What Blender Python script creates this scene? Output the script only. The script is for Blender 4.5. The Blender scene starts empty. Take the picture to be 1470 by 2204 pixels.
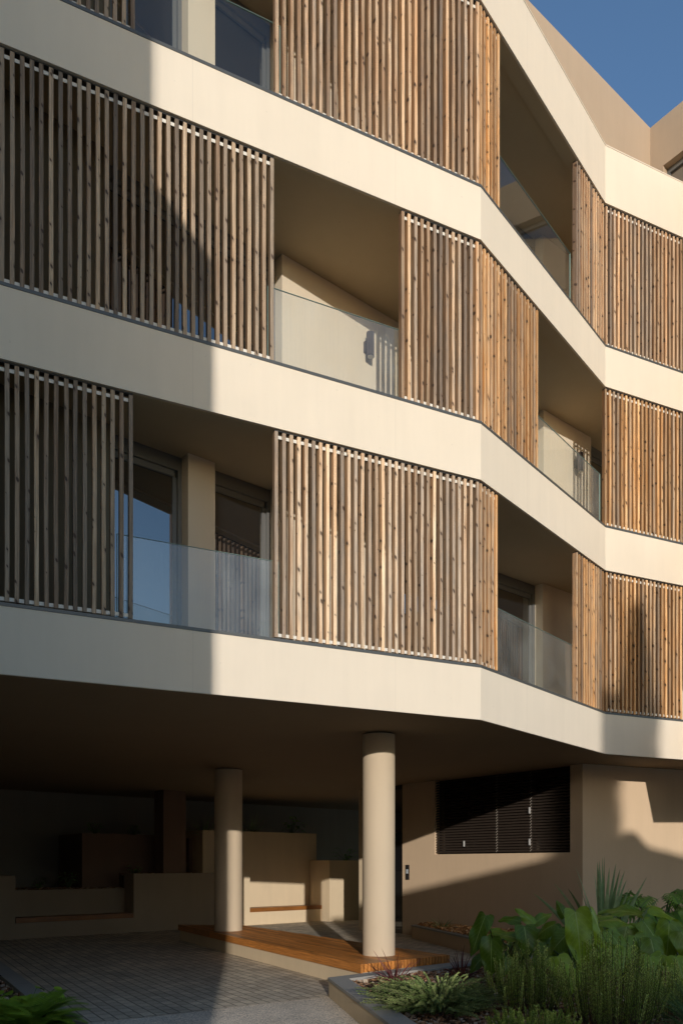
import bpy, bmesh, math, random
from mathutils import Vector, Matrix
R = math.radians
random.seed(7)
C = bpy.context.scene.collection
SC = bpy.context.scene

# ---------------------------------------------------------------- camera, world, sun
F, U0, VH, EYE = 1650.0, 735.0, 1862.0, 1.6
cam = bpy.data.cameras.new('camera'); camo = bpy.data.objects.new('camera', cam); C.objects.link(camo)
camo.location = (0, 0, EYE); camo.rotation_euler = (R(90), 0, 0)
cam.sensor_fit = 'HORIZONTAL'; cam.sensor_width = 36; cam.lens = 36 * F / 1470
cam.shift_y = (VH - 1102) / 1470; cam.clip_start = .05; cam.clip_end = 3000
SC.camera = camo
SUN_AZ, SUN_EL = 173.1, 10.26
w = bpy.data.worlds.new('World'); SC.world = w; w.use_nodes = True
sky = w.node_tree.nodes.new('ShaderNodeTexSky'); sky.sky_type = 'NISHITA'; sky.sun_disc = False
sky.sun_elevation = R(SUN_EL); sky.sun_rotation = R(SUN_AZ); sky.altitude = 100; sky.air_density = 1.0; sky.dust_density = 1.0; sky.ozone_density = 3.0
w.node_tree.links.new(sky.outputs[0], w.node_tree.nodes['Background'].inputs[0])
w.node_tree.nodes['Background'].inputs[1].default_value = .15
sl = bpy.data.lights.new('sun', 'SUN'); slo = bpy.data.objects.new('sun', sl); C.objects.link(slo)
sl.energy = 2.32; sl.angle = R(.45); sl.color = (1, .96, .93)
sd = Vector((math.sin(R(SUN_AZ)) * math.cos(R(SUN_EL)), math.cos(R(SUN_AZ)) * math.cos(R(SUN_EL)), math.sin(R(SUN_EL))))
slo.rotation_euler = sd.to_track_quat('Z', 'Y').to_euler(); slo.location = (3, -20, 12)
SC.view_settings.view_transform = 'Standard'; SC.view_settings.look = 'None'; SC.view_settings.exposure = .4; SC.view_settings.gamma = 1
SC.cycles.max_bounces = 8; SC.cycles.diffuse_bounces = 3; SC.cycles.transparent_max_bounces = 12

# ---------------------------------------------------------------- materials
wm = lambda c: (c[0], c[1] * .925, c[2] * .81)   # puts the warmth of the light into paint and mineral colours
def mat(name, col, rough=.85, spec=.3, metal=0):
    m = bpy.data.materials.new(name); m.use_nodes = True
    b = m.node_tree.nodes['Principled BSDF']
    b.inputs['Base Color'].default_value = (*col, 1); b.inputs['Roughness'].default_value = rough
    b.inputs['Specular IOR Level'].default_value = spec; b.inputs['Metallic'].default_value = metal
    return m
class NT:
    def __init__(s, m): s.t = m.node_tree; s.b = s.t.nodes['Principled BSDF']
    def n(s, typ, **k):
        nd = s.t.nodes.new(typ)
        for a, v in k.items():
            if a.startswith('_'): nd.inputs[a[1:].replace('_', ' ')].default_value = v
            else: setattr(nd, a, v)
        return nd
    def l(s, a, b): s.t.links.new(a, b)
    def math(s, op, a, b=None, clamp=False):
        nd = s.t.nodes.new('ShaderNodeMath'); nd.operation = op; nd.use_clamp = clamp
        for i, v in enumerate((a, b)):
            if v is None: continue
            if isinstance(v, (int, float)): nd.inputs[i].default_value = v
            else: s.l(v, nd.inputs[i])
        return nd.outputs[0]
    def mix(s, f, a, b, typ='MIX'):
        nd = s.t.nodes.new('ShaderNodeMix'); nd.data_type = 'RGBA'; nd.blend_type = typ
        for k, v in ((0, f), (6, a), (7, b)):
            if isinstance(v, (int, float)): nd.inputs[k].default_value = v
            elif isinstance(v, tuple): nd.inputs[k].default_value = (*v, 1)
            else: s.l(v, nd.inputs[k])
        return nd.outputs[2]
    def ramp(s, f, stops):
        nd = s.t.nodes.new('ShaderNodeValToRGB'); e = nd.color_ramp.elements
        while len(e) < len(stops): e.new(.5)
        for i, (p, c) in enumerate(stops):
            e[i].position = p; e[i].color = (*c, 1) if isinstance(c, tuple) else (c, c, c, 1)
        s.l(f, nd.inputs[0]); return nd.outputs[0]
    def noise(s, vec, scale, detail=4, rough=.55, scl=None):
        if scl:
            mp = s.t.nodes.new('ShaderNodeVectorMath'); mp.operation = 'MULTIPLY'; s.l(vec, mp.inputs[0]); mp.inputs[1].default_value = scl; vec = mp.outputs[0]
        nd = s.n('ShaderNodeTexNoise', _Scale=scale, _Detail=detail, _Roughness=rough); s.l(vec, nd.inputs['Vector']); return nd.outputs[0]
    def pos(s): return s.n('ShaderNodeNewGeometry').outputs['Position']
    def bump(s, h, strength, dist=.01):
        nd = s.n('ShaderNodeBump', _Strength=strength, _Distance=dist); s.l(h, nd.inputs['Height']); s.l(nd.outputs[0], s.b.inputs['Normal'])

def plaster(name, col, var=.06, joints=False, bump=.25):
    col = wm(col)
    m = mat(name, col, .8, .25); t = NT(m); p = t.pos()
    big = t.noise(p, .7, 5, .6); streak = t.noise(p, 1, 4, .6, (5, 5, .5)); fine = t.noise(p, 260, 2, .6)
    f = t.math('ADD', t.math('MULTIPLY', big, .6), t.math('MULTIPLY', streak, .4))
    dark = tuple(c * (1 - 2 * var) for c in col); lite = tuple(min(1, c * (1 + var)) for c in col)
    c = t.ramp(f, [(.3, dark), (.7, lite)])
    spots = t.noise(p, 22, 2, .4)
    c = t.mix(t.math('MULTIPLY', t.math('GREATER_THAN', spots, .77), .25), c, tuple(c_ * .6 for c_ in col))
    if joints:
        run = t.n('ShaderNodeAttribute', attribute_name='run').outputs['Fac']
        fr = t.math('FRACT', t.math('DIVIDE', run, 2.42))
        j = t.math('LESS_THAN', fr, .0028)
        c = t.mix(t.math('MULTIPLY', j, .16), c, tuple(x * .4 for x in col))
    t.l(c, t.b.inputs['Base Color']); t.bump(fine, bump, .002)
    return m

CREAM = plaster('cream_render', (.77, .712, .62), .035, True)
TAUPE = plaster('taupe_render', (.43, .345, .265), .04)
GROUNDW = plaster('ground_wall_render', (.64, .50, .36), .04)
SOFF1 = plaster('undercroft_soffit', (.30, .235, .16), .03)  # darker copy of the soffit render, deepens the undercroft shade by colour
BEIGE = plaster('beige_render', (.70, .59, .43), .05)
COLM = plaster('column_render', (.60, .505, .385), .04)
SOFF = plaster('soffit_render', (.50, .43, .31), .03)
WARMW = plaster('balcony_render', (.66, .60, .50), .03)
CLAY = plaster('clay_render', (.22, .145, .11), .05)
BEIGE_SHADE = plaster('beige_render_shaded', (.34, .275, .205), .05)  # shaded copy of the beige render, undercroft gloom put into its colour
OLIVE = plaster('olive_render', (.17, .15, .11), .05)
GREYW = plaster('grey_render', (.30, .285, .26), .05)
TRIM = mat('dark_trim', (.10, .10, .09), .4, .5, .3)
TRACK = mat('track_metal', (.035, .033, .03), .5, .4)
FRAME = mat('window_frame', (.16, .155, .14), .45, .5, .2)
ALU = mat('alu_bar', (.74, .69, .58), .4, .5)
DARKM = mat('dark_metal', (.025, .022, .02), .45, .5)
BLIND = mat('blind_slats', (.045, .032, .023), .42, .5)
CORDM = mat('blind_cord', (.34, .29, .23), .7)
BRONZE = mat('lamp_bronze', (.07, .05, .045), .45, .5, .4)
LENS = mat('lamp_lens', (.5, .48, .44), .3, .5)
KEYP = mat('keypad', (.7, .75, .75), .4, .5)

def concrete(name, col, scale, amt=.35, bump=.3):
    col = wm(col)
    m = mat(name, col, .85, .3); t = NT(m); p = t.pos()
    v = t.n('ShaderNodeTexVoronoi', _Scale=scale); t.l(p, v.inputs['Vector'])
    sp = t.n('ShaderNodeSeparateColor'); t.l(v.outputs['Color'], sp.inputs[0])
    f = t.math('ADD', t.math('MULTIPLY', sp.outputs[0], .5), t.math('MULTIPLY', t.noise(p, 1.3, 6, .65), .5))
    t.l(t.ramp(f, [(.25, tuple(c * (1 - amt) for c in col)), (.75, tuple(c * (1 + amt) for c in col))]), t.b.inputs['Base Color'])
    t.bump(sp.outputs[0], bump, .004); return m
AGGR = concrete('aggregate', (.74, .68, .60), 110, .5, .5)
CONC = concrete('coping', (.36, .36, .35), 160, .14, .12)

def pavers():
    m = mat('pavers', (.2, .18, .16), .8, .3); t = NT(m); p = t.pos()
    rot = t.n('ShaderNodeVectorRotate', rotation_type='Z_AXIS'); t.l(p, rot.inputs['Vector']); rot.inputs['Angle'].default_value = R(-121.5)
    br = t.n('ShaderNodeTexBrick', _Scale=1, _Mortar_Size=.0062, _Mortar_Smooth=.35, _Bias=0, _Brick_Width=.21, _Row_Height=.135)
    br.offset = .5
    warp = t.noise(p, 9, 2); wv = t.n('ShaderNodeVectorMath', operation='SCALE'); 
    cmb = t.n('ShaderNodeCombineXYZ'); t.l(warp, cmb.inputs[0]); t.l(warp, cmb.inputs[1]); t.l(cmb.outputs[0], wv.inputs[0]); wv.inputs['Scale'].default_value = .012
    ad = t.n('ShaderNodeVectorMath', operation='ADD'); t.l(rot.outputs[0], ad.inputs[0]); t.l(wv.outputs[0], ad.inputs[1])
    t.l(ad.outputs[0], br.inputs['Vector'])
    br.inputs['Color1'].default_value = (.80, .70, .55, 1); br.inputs['Color2'].default_value = (.58, .50, .39, 1); br.inputs['Mortar'].default_value = (.11, .095, .075, 1)
    n1 = t.noise(p, 60, 4, .7); n2 = t.noise(p, 1.1, 5, .6)
    c = t.mix(.55, br.outputs['Color'], t.ramp(n1, [(.3, (.3, .3, .3)), (.7, (1.25, 1.2, 1.1))]), 'MULTIPLY')
    c = t.mix(.5, c, t.ramp(n2, [(.3, (.5, .5, .5)), (.7, (1.35, 1.3, 1.2))]), 'MULTIPLY')
    t.l(c, t.b.inputs['Base Color'])
    h = t.math('SUBTRACT', t.math('MULTIPLY', n1, .35), br.outputs['Fac']); t.bump(h, .8, .008)
    return m
PAVE = pavers()

def wood(name, pale, warm, grey, greyness, side_c=(.62, .46, .33)):
    """pine slats: attribute wc = coordinates in the slat plus a random offset, tone = random per slat"""
    m = mat(name, warm, .62, .3); t = NT(m)
    wc = t.n('ShaderNodeAttribute', attribute_name='wc').outputs['Vector']; tone = t.n('ShaderNodeAttribute', attribute_name='tone').outputs['Fac']
    s = t.n('ShaderNodeSeparateXYZ'); t.l(wc, s.inputs[0])
    q = t.math('SUBTRACT', s.outputs[0], t.math('MULTIPLY', s.outputs[1], .45))
    cb = t.n('ShaderNodeCombineXYZ'); t.l(t.math('MULTIPLY', q, 17), cb.inputs[0]); t.l(t.math('MULTIPLY', s.outputs[2], 3.6), cb.inputs[1])
    v = t.n('ShaderNodeTexVoronoi', voronoi_dimensions='2D', _Scale=1); t.l(cb.outputs[0], v.inputs['Vector'])
    sp = t.n('ShaderNodeSeparateXYZ'); t.l(v.outputs['Position'], sp.inputs[0])
    dx = t.math('SUBTRACT', q, t.math('DIVIDE', sp.outputs[0], 17)); dz = t.math('SUBTRACT', s.outputs[2], t.math('DIVIDE', sp.outputs[1], 3.6))
    skew = t.math('ADD', dz, t.math('MULTIPLY', dx, .9))
    d = t.math('SQRT', t.math('ADD', t.math('MULTIPLY', dx, dx), t.math('MULTIPLY', t.math('MULTIPLY', skew, skew), .45)))
    sc = t.n('ShaderNodeSeparateColor'); t.l(v.outputs['Color'], sc.inputs[0])
    rad = t.math('MAXIMUM', .0006, t.math('SUBTRACT', t.math('MULTIPLY', sc.outputs[0], .026), .0065))
    k = t.math('DIVIDE', d, rad)
    knot = t.ramp(k, [(.55, 1.0), (1.0, 0.0)])
    halo = t.math('SUBTRACT', 1, t.math('MULTIPLY', t.math('SUBTRACT', k, .6), .42), True)
    # grain bends round the knot
    gv = t.n('ShaderNodeCombineXYZ'); t.l(t.math('ADD', q, t.math('MULTIPLY', halo, t.math('MULTIPLY', dx, -.6))), gv.inputs[0]); t.l(s.outputs[1], gv.inputs[1]); t.l(s.outputs[2], gv.inputs[2])
    g1 = t.noise(gv.outputs[0], 1, 4, .65, (160, 90, 2.6)); g2 = t.noise(gv.outputs[0], 1, 3, .5, (38, 20, 1.3)); g3 = t.noise(wc, 1, 3, .6, (12, 12, 2.2))
    c = t.mix(t.ramp(g2, [(.33, 0.0), (.67, 1.0)]), pale, warm)
    gf = t.math('ADD', t.math('MULTIPLY', t.math('SUBTRACT', g3, .5), 2.2), t.math('ADD', t.math('MULTIPLY', t.math('SUBTRACT', tone, .5), 1.5), greyness), True)
    c = t.mix(gf, c, grey)
    c = t.mix(.75, c, t.ramp(g1, [(.34, (.42, .38, .33)), (.60, (1.12, 1.1, 1.06))]), 'MULTIPLY')
    run = t.n('ShaderNodeAttribute', attribute_name='run').outputs['Fac']
    side = t.math('GREATER_THAN', run, .0045)
    c = t.mix(t.math('MULTIPLY', side, .62), c, t.mix(1.0, c, side_c, 'MULTIPLY'))
    tc = t.math('FRACT', t.math('MULTIPLY', tone, 7.31))
    c = t.mix(1.0, c, t.ramp(tc, [(0, (.52, .49, .46)), (.45, (.86, .83, .79)), (1, (1.25, 1.2, 1.1))]), 'MULTIPLY')
    c = t.mix(t.math('MULTIPLY', t.math('MULTIPLY', halo, halo), .45), c, tuple(x * .38 for x in warm))
    c = t.mix(t.math('MULTIPLY', knot, .9), c, (.045, .022, .012))
    t.l(c, t.b.inputs['Base Color']); t.bump(g1, .35, .003)
    return m
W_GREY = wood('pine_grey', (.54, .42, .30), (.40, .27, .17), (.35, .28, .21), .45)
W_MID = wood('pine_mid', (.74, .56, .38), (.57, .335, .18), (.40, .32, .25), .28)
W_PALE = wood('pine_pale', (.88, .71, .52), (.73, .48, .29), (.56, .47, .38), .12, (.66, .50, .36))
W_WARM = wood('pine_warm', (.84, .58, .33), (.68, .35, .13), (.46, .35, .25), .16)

def decking(name, col):
    m = mat(name, col, .42, .45); t = NT(m)
    wc = t.n('ShaderNodeAttribute', attribute_name='wc').outputs['Vector']; tone = t.n('ShaderNodeAttribute', attribute_name='tone').outputs['Fac']
    g = t.noise(wc, 1, 5, .65, (70, 2.5, 70)); g2 = t.noise(wc, 1, 3, .6, (6, 1.2, 6))
    c = t.ramp(g, [(.3, tuple(x * .5 for x in col)), (.7, tuple(x * 1.25 for x in col))])
    c = t.mix(.8, c, t.ramp(t.math('ADD', t.math('MULTIPLY', tone, .6), t.math('MULTIPLY', g2, .4)), [(.2, (.38, .36, .36)), (.8, (1.35, 1.3, 1.25))]), 'MULTIPLY')
    t.l(c, t.b.inputs['Base Color']); t.bump(g, .2, .002); return m
DECKW = decking('ipe_boards', (.56, .22, .05))

def glass(name, tint, dust, gloss_ior, base=None):
    m = bpy.data.materials.new(name); m.use_nodes = True; t = NT(m); nt = m.node_tree
    nt.nodes.remove(nt.nodes['Principled BSDF']); out = nt.nodes['Material Output']
    gl = t.n('ShaderNodeBsdfGlossy'); gl.inputs['Roughness'].default_value = .004; gl.inputs['Color'].default_value = (.93, .95, .94, 1)
    # reflectance at normal incidence (both faces), Schlick rise towards grazing, the same from either side
    ge = t.n('ShaderNodeNewGeometry'); dt = t.n('ShaderNodeVectorMath', operation='DOT_PRODUCT'); t.l(ge.outputs['Normal'], dt.inputs[0]); t.l(ge.outputs['Incoming'], dt.inputs[1])
    r0 = gloss_ior; fz = t.math('ADD', r0, t.math('MULTIPLY', 1 - r0, t.math('POWER', t.math('SUBTRACT', 1, t.math('ABSOLUTE', dt.outputs['Value']), True), 5)), True)
    if base is None:
        under = t.n('ShaderNodeBsdfTransparent'); under.inputs[0].default_value = (*tint, 1)
    else:
        under = t.n('ShaderNodeBsdfDiffuse'); under.inputs[0].default_value = (*base, 1)
    mx = t.n('ShaderNodeMixShader'); t.l(fz, mx.inputs[0]); t.l(under.outputs[0], mx.inputs[1]); t.l(gl.outputs[0], mx.inputs[2])
    last = mx
    if dust:
        df = t.n('ShaderNodeBsdfDiffuse'); df.inputs[0].default_value = (.75, .78, .72, 1)
        nz = t.noise(t.pos(), 1, 4, .6, (60, 60, 1.2)); nz2 = t.noise(t.pos(), 2.5, 3, .5)
        f = t.math('MULTIPLY', t.math('MULTIPLY', nz, nz2), dust * 4)
        mm = t.n('ShaderNodeMixShader'); t.l(f, mm.inputs[0]); t.l(mx.outputs[0], mm.inputs[1]); t.l(df.outputs[0], mm.inputs[2]); last = mm
    t.l(last.outputs[0], out.inputs[0]); return m
G_BAL = glass('balustrade_glass', (.92, .95, .925), .085, .085)
G_BAL3 = glass('clean_balustrade_glass', (.86, .90, .88), .006, .085)
G_WIN = glass('window_glass', (0, 0, 0), 0, .30, (.012, .013, .014))
G_EDGE = mat('glass_edge', (.22, .32, .27), .3, .5)

def leafmat(name, col, col2, rough=.45, vein=None, sss=.0):
    m = mat(name, col, rough, .36 if vein else .25); t = NT(m)
    tone = t.n('ShaderNodeAttribute', attribute_name='tone').outputs['Fac']
    c = t.mix(tone, col, col2)
    n = t.noise(t.pos(), 14, 3); c = t.mix(.5, c, t.ramp(n, [(.3, (.6, .6, .6)), (.7, (1.3, 1.3, 1.3))]), 'MULTIPLY')
    if vein:
        wc = t.n('ShaderNodeAttribute', attribute_name='wc').outputs['Vector']; s = t.n('ShaderNodeSeparateXYZ'); t.l(wc, s.inputs[0])
        ax = t.math('ABSOLUTE', s.outputs[0])
        rib = t.math('LESS_THAN', ax, .035)
        fr = t.math('FRACT', t.math('SUBTRACT', t.math('MULTIPLY', s.outputs[1], 8), t.math('MULTIPLY', ax, 2.2)))
        side = t.math('LESS_THAN', fr, .07)
        c = t.mix(t.math('MAXIMUM', t.math('MULTIPLY', rib, .8), t.math('MULTIPLY', side, .35)), c, vein)
    t.l(c, t.b.inputs['Base Color'])
    tr = t.n('ShaderNodeBsdfTranslucent'); t.l(c, tr.inputs[0])
    mx = t.n('ShaderNodeMixShader'); mx.inputs[0].default_value = .22
    t.l(t.b.outputs[0], mx.inputs[1]); t.l(tr.outputs[0], mx.inputs[2]); t.l(mx.outputs[0], t.t.nodes['Material Output'].inputs[0])
    return m
L_PHIL = leafmat('philodendron_leaf', (.075, .145, .010), (.33, .45, .03), .34, (.40, .50, .13))
L_ROSE = leafmat('rosemary_needle', (.15, .26, .02), (.80, .88, .22), .55)
L_ROSE2 = leafmat('spreading_needle', (.10, .17, .04), (.38, .44, .15), .55)
L_PHOR = leafmat('flax_blade', (.20, .30, .12), (.42, .52, .25), .45)
L_MONS = leafmat('monstera_leaf', (.08, .20, .03), (.24, .42, .06), .4, (.12, .2, .07))
L_FERN = leafmat('fern_frond', (.12, .22, .02), (.30, .44, .04), .5)
L_RED = leafmat('cordyline_blade', (.10, .03, .03), (.24, .07, .06), .45)
L_GRASS = leafmat('grass_blade', (.08, .16, .05), (.16, .27, .09), .55)
L_TREE = leafmat('tree_leaf', (.05, .09, .025), (.09, .13, .04), .6)
STEM = mat('green_stem', (.10, .15, .045), .5, .4)
BARK = mat('brown_stem', (.10, .07, .045), .9)

def chipmat():
    m = mat('bark_chips', (.2, .12, .07), .9, .2); t = NT(m)
    tone = t.n('ShaderNodeAttribute', attribute_name='tone').outputs['Fac']
    c = t.ramp(tone, [(0, (.09, .05, .03)), (.35, (.26, .13, .065)), (.65, (.44, .24, .12)), (.85, (.46, .36, .28)), (1, (.62, .48, .33))])
    n = t.noise(t.pos(), 90, 3); c = t.mix(.5, c, t.ramp(n, [(.3, (.6, .6, .6)), (.7, (1.3, 1.3, 1.3))]), 'MULTIPLY')
    t.l(c, t.b.inputs['Base Color']); return m
CHIP = chipmat()
CHIP2 = chipmat(); CHIP2.name = 'fresh_bark_chips'
for e_, c_ in zip([n for n in CHIP2.node_tree.nodes if n.type == 'VALTORGB' and len(n.color_ramp.elements) == 5][0].color_ramp.elements, ((.22, .09, .03), (.45, .20, .07), (.68, .34, .13), (.75, .45, .2), (.85, .6, .35))): e_.color = (*c_, 1)
SOIL = concrete('soil', (.10, .06, .038), 60, .6, 1)

# ---------------------------------------------------------------- mesh helper
class MB:
    def __init__(s): s.v = []; s.f = []; s.wc = []; s.tone = []; s.run = []; s.smooth = False
    def add(s, vs, fs, wc=None, tone=0., run=None):
        b = len(s.v); s.v += [tuple(p) for p in vs]; s.f += [tuple(b + i for i in f) for f in fs]
        s.wc += wc if wc else [(0, 0, 0)] * len(vs); s.tone += [tone] * len(vs); s.run += run if run else [0.] * len(vs)
    def box(s, o, a, n, t0, t1, d0, d1, z0, z1, wc=None, tone=0.):
        """box in a plan frame: origin o, along a, inward n"""
        vs = []
        for z in (z0, z1):
            for (t, d) in ((t0, d0), (t1, d0), (t1, d1), (t0, d1)):
                vs.append((o[0] + a[0] * t + n[0] * d, o[1] + a[1] * t + n[1] * d, z))
        s.add(vs, [(0, 3, 2, 1), (4, 5, 6, 7), (0, 1, 5, 4), (1, 2, 6, 5), (2, 3, 7, 6), (3, 0, 4, 7)], wc, tone)
    def prism(s, poly, z0, z1, tone=0.):
        k = len(poly)
        s.add([(x, y, z0) for x, y in poly] + [(x, y, z1) for x, y in poly],
              [tuple(range(k))[::-1], tuple(range(k, 2 * k))] + [(i, (i + 1) % k, k + (i + 1) % k, k + i) for i in range(k)], tone=tone)
    def tube(s, pts, r0, r1=None, seg=6, tone=0.):
        r1 = r0 if r1 is None else r1; n = len(pts); vs = []; fs = []
        for i, p in enumerate(pts):
            p = Vector(p); d = (Vector(pts[min(i + 1, n - 1)]) - Vector(pts[max(i - 1, 0)])).normalized()
            u = d.cross(Vector((.31, .2, .93))).normalized(); w_ = d.cross(u); r = r0 + (r1 - r0) * i / max(1, n - 1)
            for k in range(seg):
                an = 2 * math.pi * k / seg; vs.append(p + u * math.cos(an) * r + w_ * math.sin(an) * r)
        for i in range(n - 1):
            for k in range(seg):
                fs.append((i * seg + k, i * seg + (k + 1) % seg, (i + 1) * seg + (k + 1) % seg, (i + 1) * seg + k))
        fs.append(tuple(range(seg))[::-1]); fs.append(tuple(range((n - 1) * seg, n * seg)))
        s.add(vs, fs, tone=tone)
    def build(s, name, m, parent=None, label=None, smooth=False, fix=True):
        o0 = Vector(parent_world(parent)) if parent else Vector((0, 0, 0))
        me = bpy.data.meshes.new(name); me.from_pydata([tuple(Vector(p) - o0) for p in s.v], [], s.f)
        for nm, typ, data, key in (('wc', 'FLOAT_VECTOR', s.wc, 'vector'), ('tone', 'FLOAT', s.tone, 'value'), ('run', 'FLOAT', s.run, 'value')):
            if any(d != data[0] for d in data):
                at = me.attributes.new(nm, typ, 'POINT'); at.data.foreach_set(key, [x for d in data for x in d] if key == 'vector' else data)
        if fix:
            bm = bmesh.new(); bm.from_mesh(me); bmesh.ops.recalc_face_normals(bm, faces=bm.faces); bm.to_mesh(me); bm.free()
        if smooth:
            me.polygons.foreach_set('use_smooth', [True] * len(me.polygons))
        me.materials.append(m)
        o = bpy.data.objects.new(name, me); C.objects.link(o)
        if parent: o.parent = parent
        if label: o['label'] = label
        return o
def parent_world(p):
    v = Vector(p.location)
    while p.parent: p = p.parent; v += Vector(p.location)
    return v
def tag(o, label=None, cat=None, group=None, kind=None):
    for k, v in (('label', label), ('category', cat), ('group', group), ('kind', kind)):
        if v: o[k] = v
    return o
def thing(name, label, cat, loc, group=None):
    o = bpy.data.objects.new(name, None); C.objects.link(o); o.location = loc; o.empty_display_size = .2
    return tag(o, label, cat, group)
def smooth_by_angle(o, deg=40):
    me = o.data; me.polygons.foreach_set('use_smooth', [True] * len(me.polygons))
    me.set_sharp_from_angle(angle=R(deg))

# ---------------------------------------------------------------- plan geometry
V2 = lambda x, y: Vector((x, y))
def at(u, s, v=None):   # plan point at pixel column u, scale s px/m
    d = F / s; return V2((u - U0) / s, d)
P0, P1, P2 = at(0, 227.0), at(1035, 172.5), at(1303, 132.0)
aA = (P1 - P0).normalized(); PL = P0 - aA * 4.2
P3 = V2(5.93, 13.215); P4 = V2(6.62, 9.1); P5 = V2(12.5, 12.4)
FAC = [V2(-12, 9.0), PL, P0, P1, P2, P3, P4, P5]
def inward(a): n = V2(-a.y, a.x); return n
def offset(pts, d):
    out = []
    for i, p in enumerate(pts):
        ns = []
        if i > 0: ns.append(inward((p - pts[i - 1]).normalized()))
        if i < len(pts) - 1: ns.append(inward((pts[i + 1] - p).normalized()))
        m = sum(ns, V2(0, 0)).normalized(); out.append(p + m * (d / m.dot(ns[0])))
    return out
class Seg:
    def __init__(s, o, a): s.o = o; s.a = a.normalized(); s.n = inward(s.a)
    def t(s, u, d=0):
        k = (u - U0) / F; o = s.o + s.n * d
        return (k * o.y - o.x) / (s.a.x - k * s.a.y)
    def p(s, t, d=0): return s.o + s.a * t + s.n * d
SA, SB, SCc = Seg(P0, P1 - P0), Seg(P1, P2 - P1), Seg(P2, P3 - P2)
LA, LB, LC = (P1 - P0).length, (P2 - P1).length, (P3 - P2).length
R0 = V2(-.762, 9.82); RR = Seg(R0, V2(4.87, 14.29) - R0)
BOT = [0, 3.41, 6.41, 9.41, 12.41]; TOP = [0, 4.06, 7.107, 10.06, 13.34]
BACK = [V2(13.5, 32), V2(-14, 32)]

# ---------------------------------------------------------------- ground
g = MB(); g.add([(-400, -400, -.004), (400, -400, -.004), (400, 600, -.004), (-400, 600, -.004)], [(0, 1, 2, 3)])
tag(g.build('ground', AGGR), 'fine exposed aggregate concrete ground', None, None, 'structure')
g = MB(); b0, b1 = V2(-2.51, 7.76), V2(-.17, 9.27); bd = (b1 - b0).normalized()
pts = [b0 - bd * 1.2, b1 + bd * 4.2, V2(5, 14.2), V2(1.3, 22.4), V2(-2, 24), V2(-13.5, 15), V2(-9, 8)]
g.add([(p.x, p.y, .002) for p in pts], [tuple(range(len(pts)))])
tag(g.build('paving', PAVE), 'worn grey block paving in a running bond', None, None, 'structure')

# ---------------------------------------------------------------- the apartment building
B = thing('apartment_building', 'cream rendered apartment building with folded balcony bands over an open ground floor', 'building', (0, 16, 0))
def slab(i, name):
    z0, z1 = BOT[i], TOP[i]; inner = offset(FAC, .20)
    mb = MB(); run = 0.
    for k in range(len(FAC) - 1):   # folded band, one shell
        p, q, pi, qi = FAC[k], FAC[k + 1], inner[k], inner[k + 1]; L = (q - p).length
        r0, r1 = run, run + L; run = r1
        for (x, y, za, zb, ra, rb) in ((p, q, z0, z1, r0, r1), (qi, pi, z0, z1, 0, 0)):
            mb.add([(x.x, x.y, za), (y.x, y.y, za), (y.x, y.y, zb), (x.x, x.y, zb)], [(0, 1, 2, 3)], run=[ra, rb, rb, ra])
        mb.add([(p.x, p.y, z1), (q.x, q.y, z1), (qi.x, qi.y, z1), (pi.x, pi.y, z1)], [(0, 1, 2, 3)], run=[.5] * 4)
        mb.add([(p.x, p.y, z0), (pi.x, pi.y, z0), (qi.x, qi.y, z0), (q.x, q.y, z0)], [(0, 1, 2, 3)], run=[.5] * 4)
    mb.build('parapet_band' if i == 4 else 'balcony_band', CREAM, B, fix=False)
    s_ = MB(); s_.prism([tuple(p) for p in inner] + [tuple(p) for p in BACK], z0 + .03, z0 + .45)
    e0, e1 = offset(FAC, .03), offset(FAC, .199)
    for k in range(len(FAC) - 1): s_.prism([tuple(e0[k]), tuple(e0[k + 1]), tuple(e1[k + 1]), tuple(e1[k])], z0 - .004, z0 - .0005)
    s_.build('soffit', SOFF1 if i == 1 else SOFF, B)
    # thin dark edge at the inner line, metal trim on top
    for off0, off1, za, zb, nm, m in ((-.006, .075, z1 + .002, z1 + .034, 'edge_trim', TRIM),):
        if i == 4: za, zb, m = z1 + .002, z1 + .02, CREAM
        o0, o1 = offset(FAC, off0), offset(FAC, off1); t_ = MB()
        for k in range(len(FAC) - 1):
            t_.prism([tuple(o0[k]), tuple(o0[k + 1]), tuple(o1[k + 1]), tuple(o1[k])], za, zb)
        t_.build(nm, m, B)
for i in (1, 2, 3, 4): slab(i, '')

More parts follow.
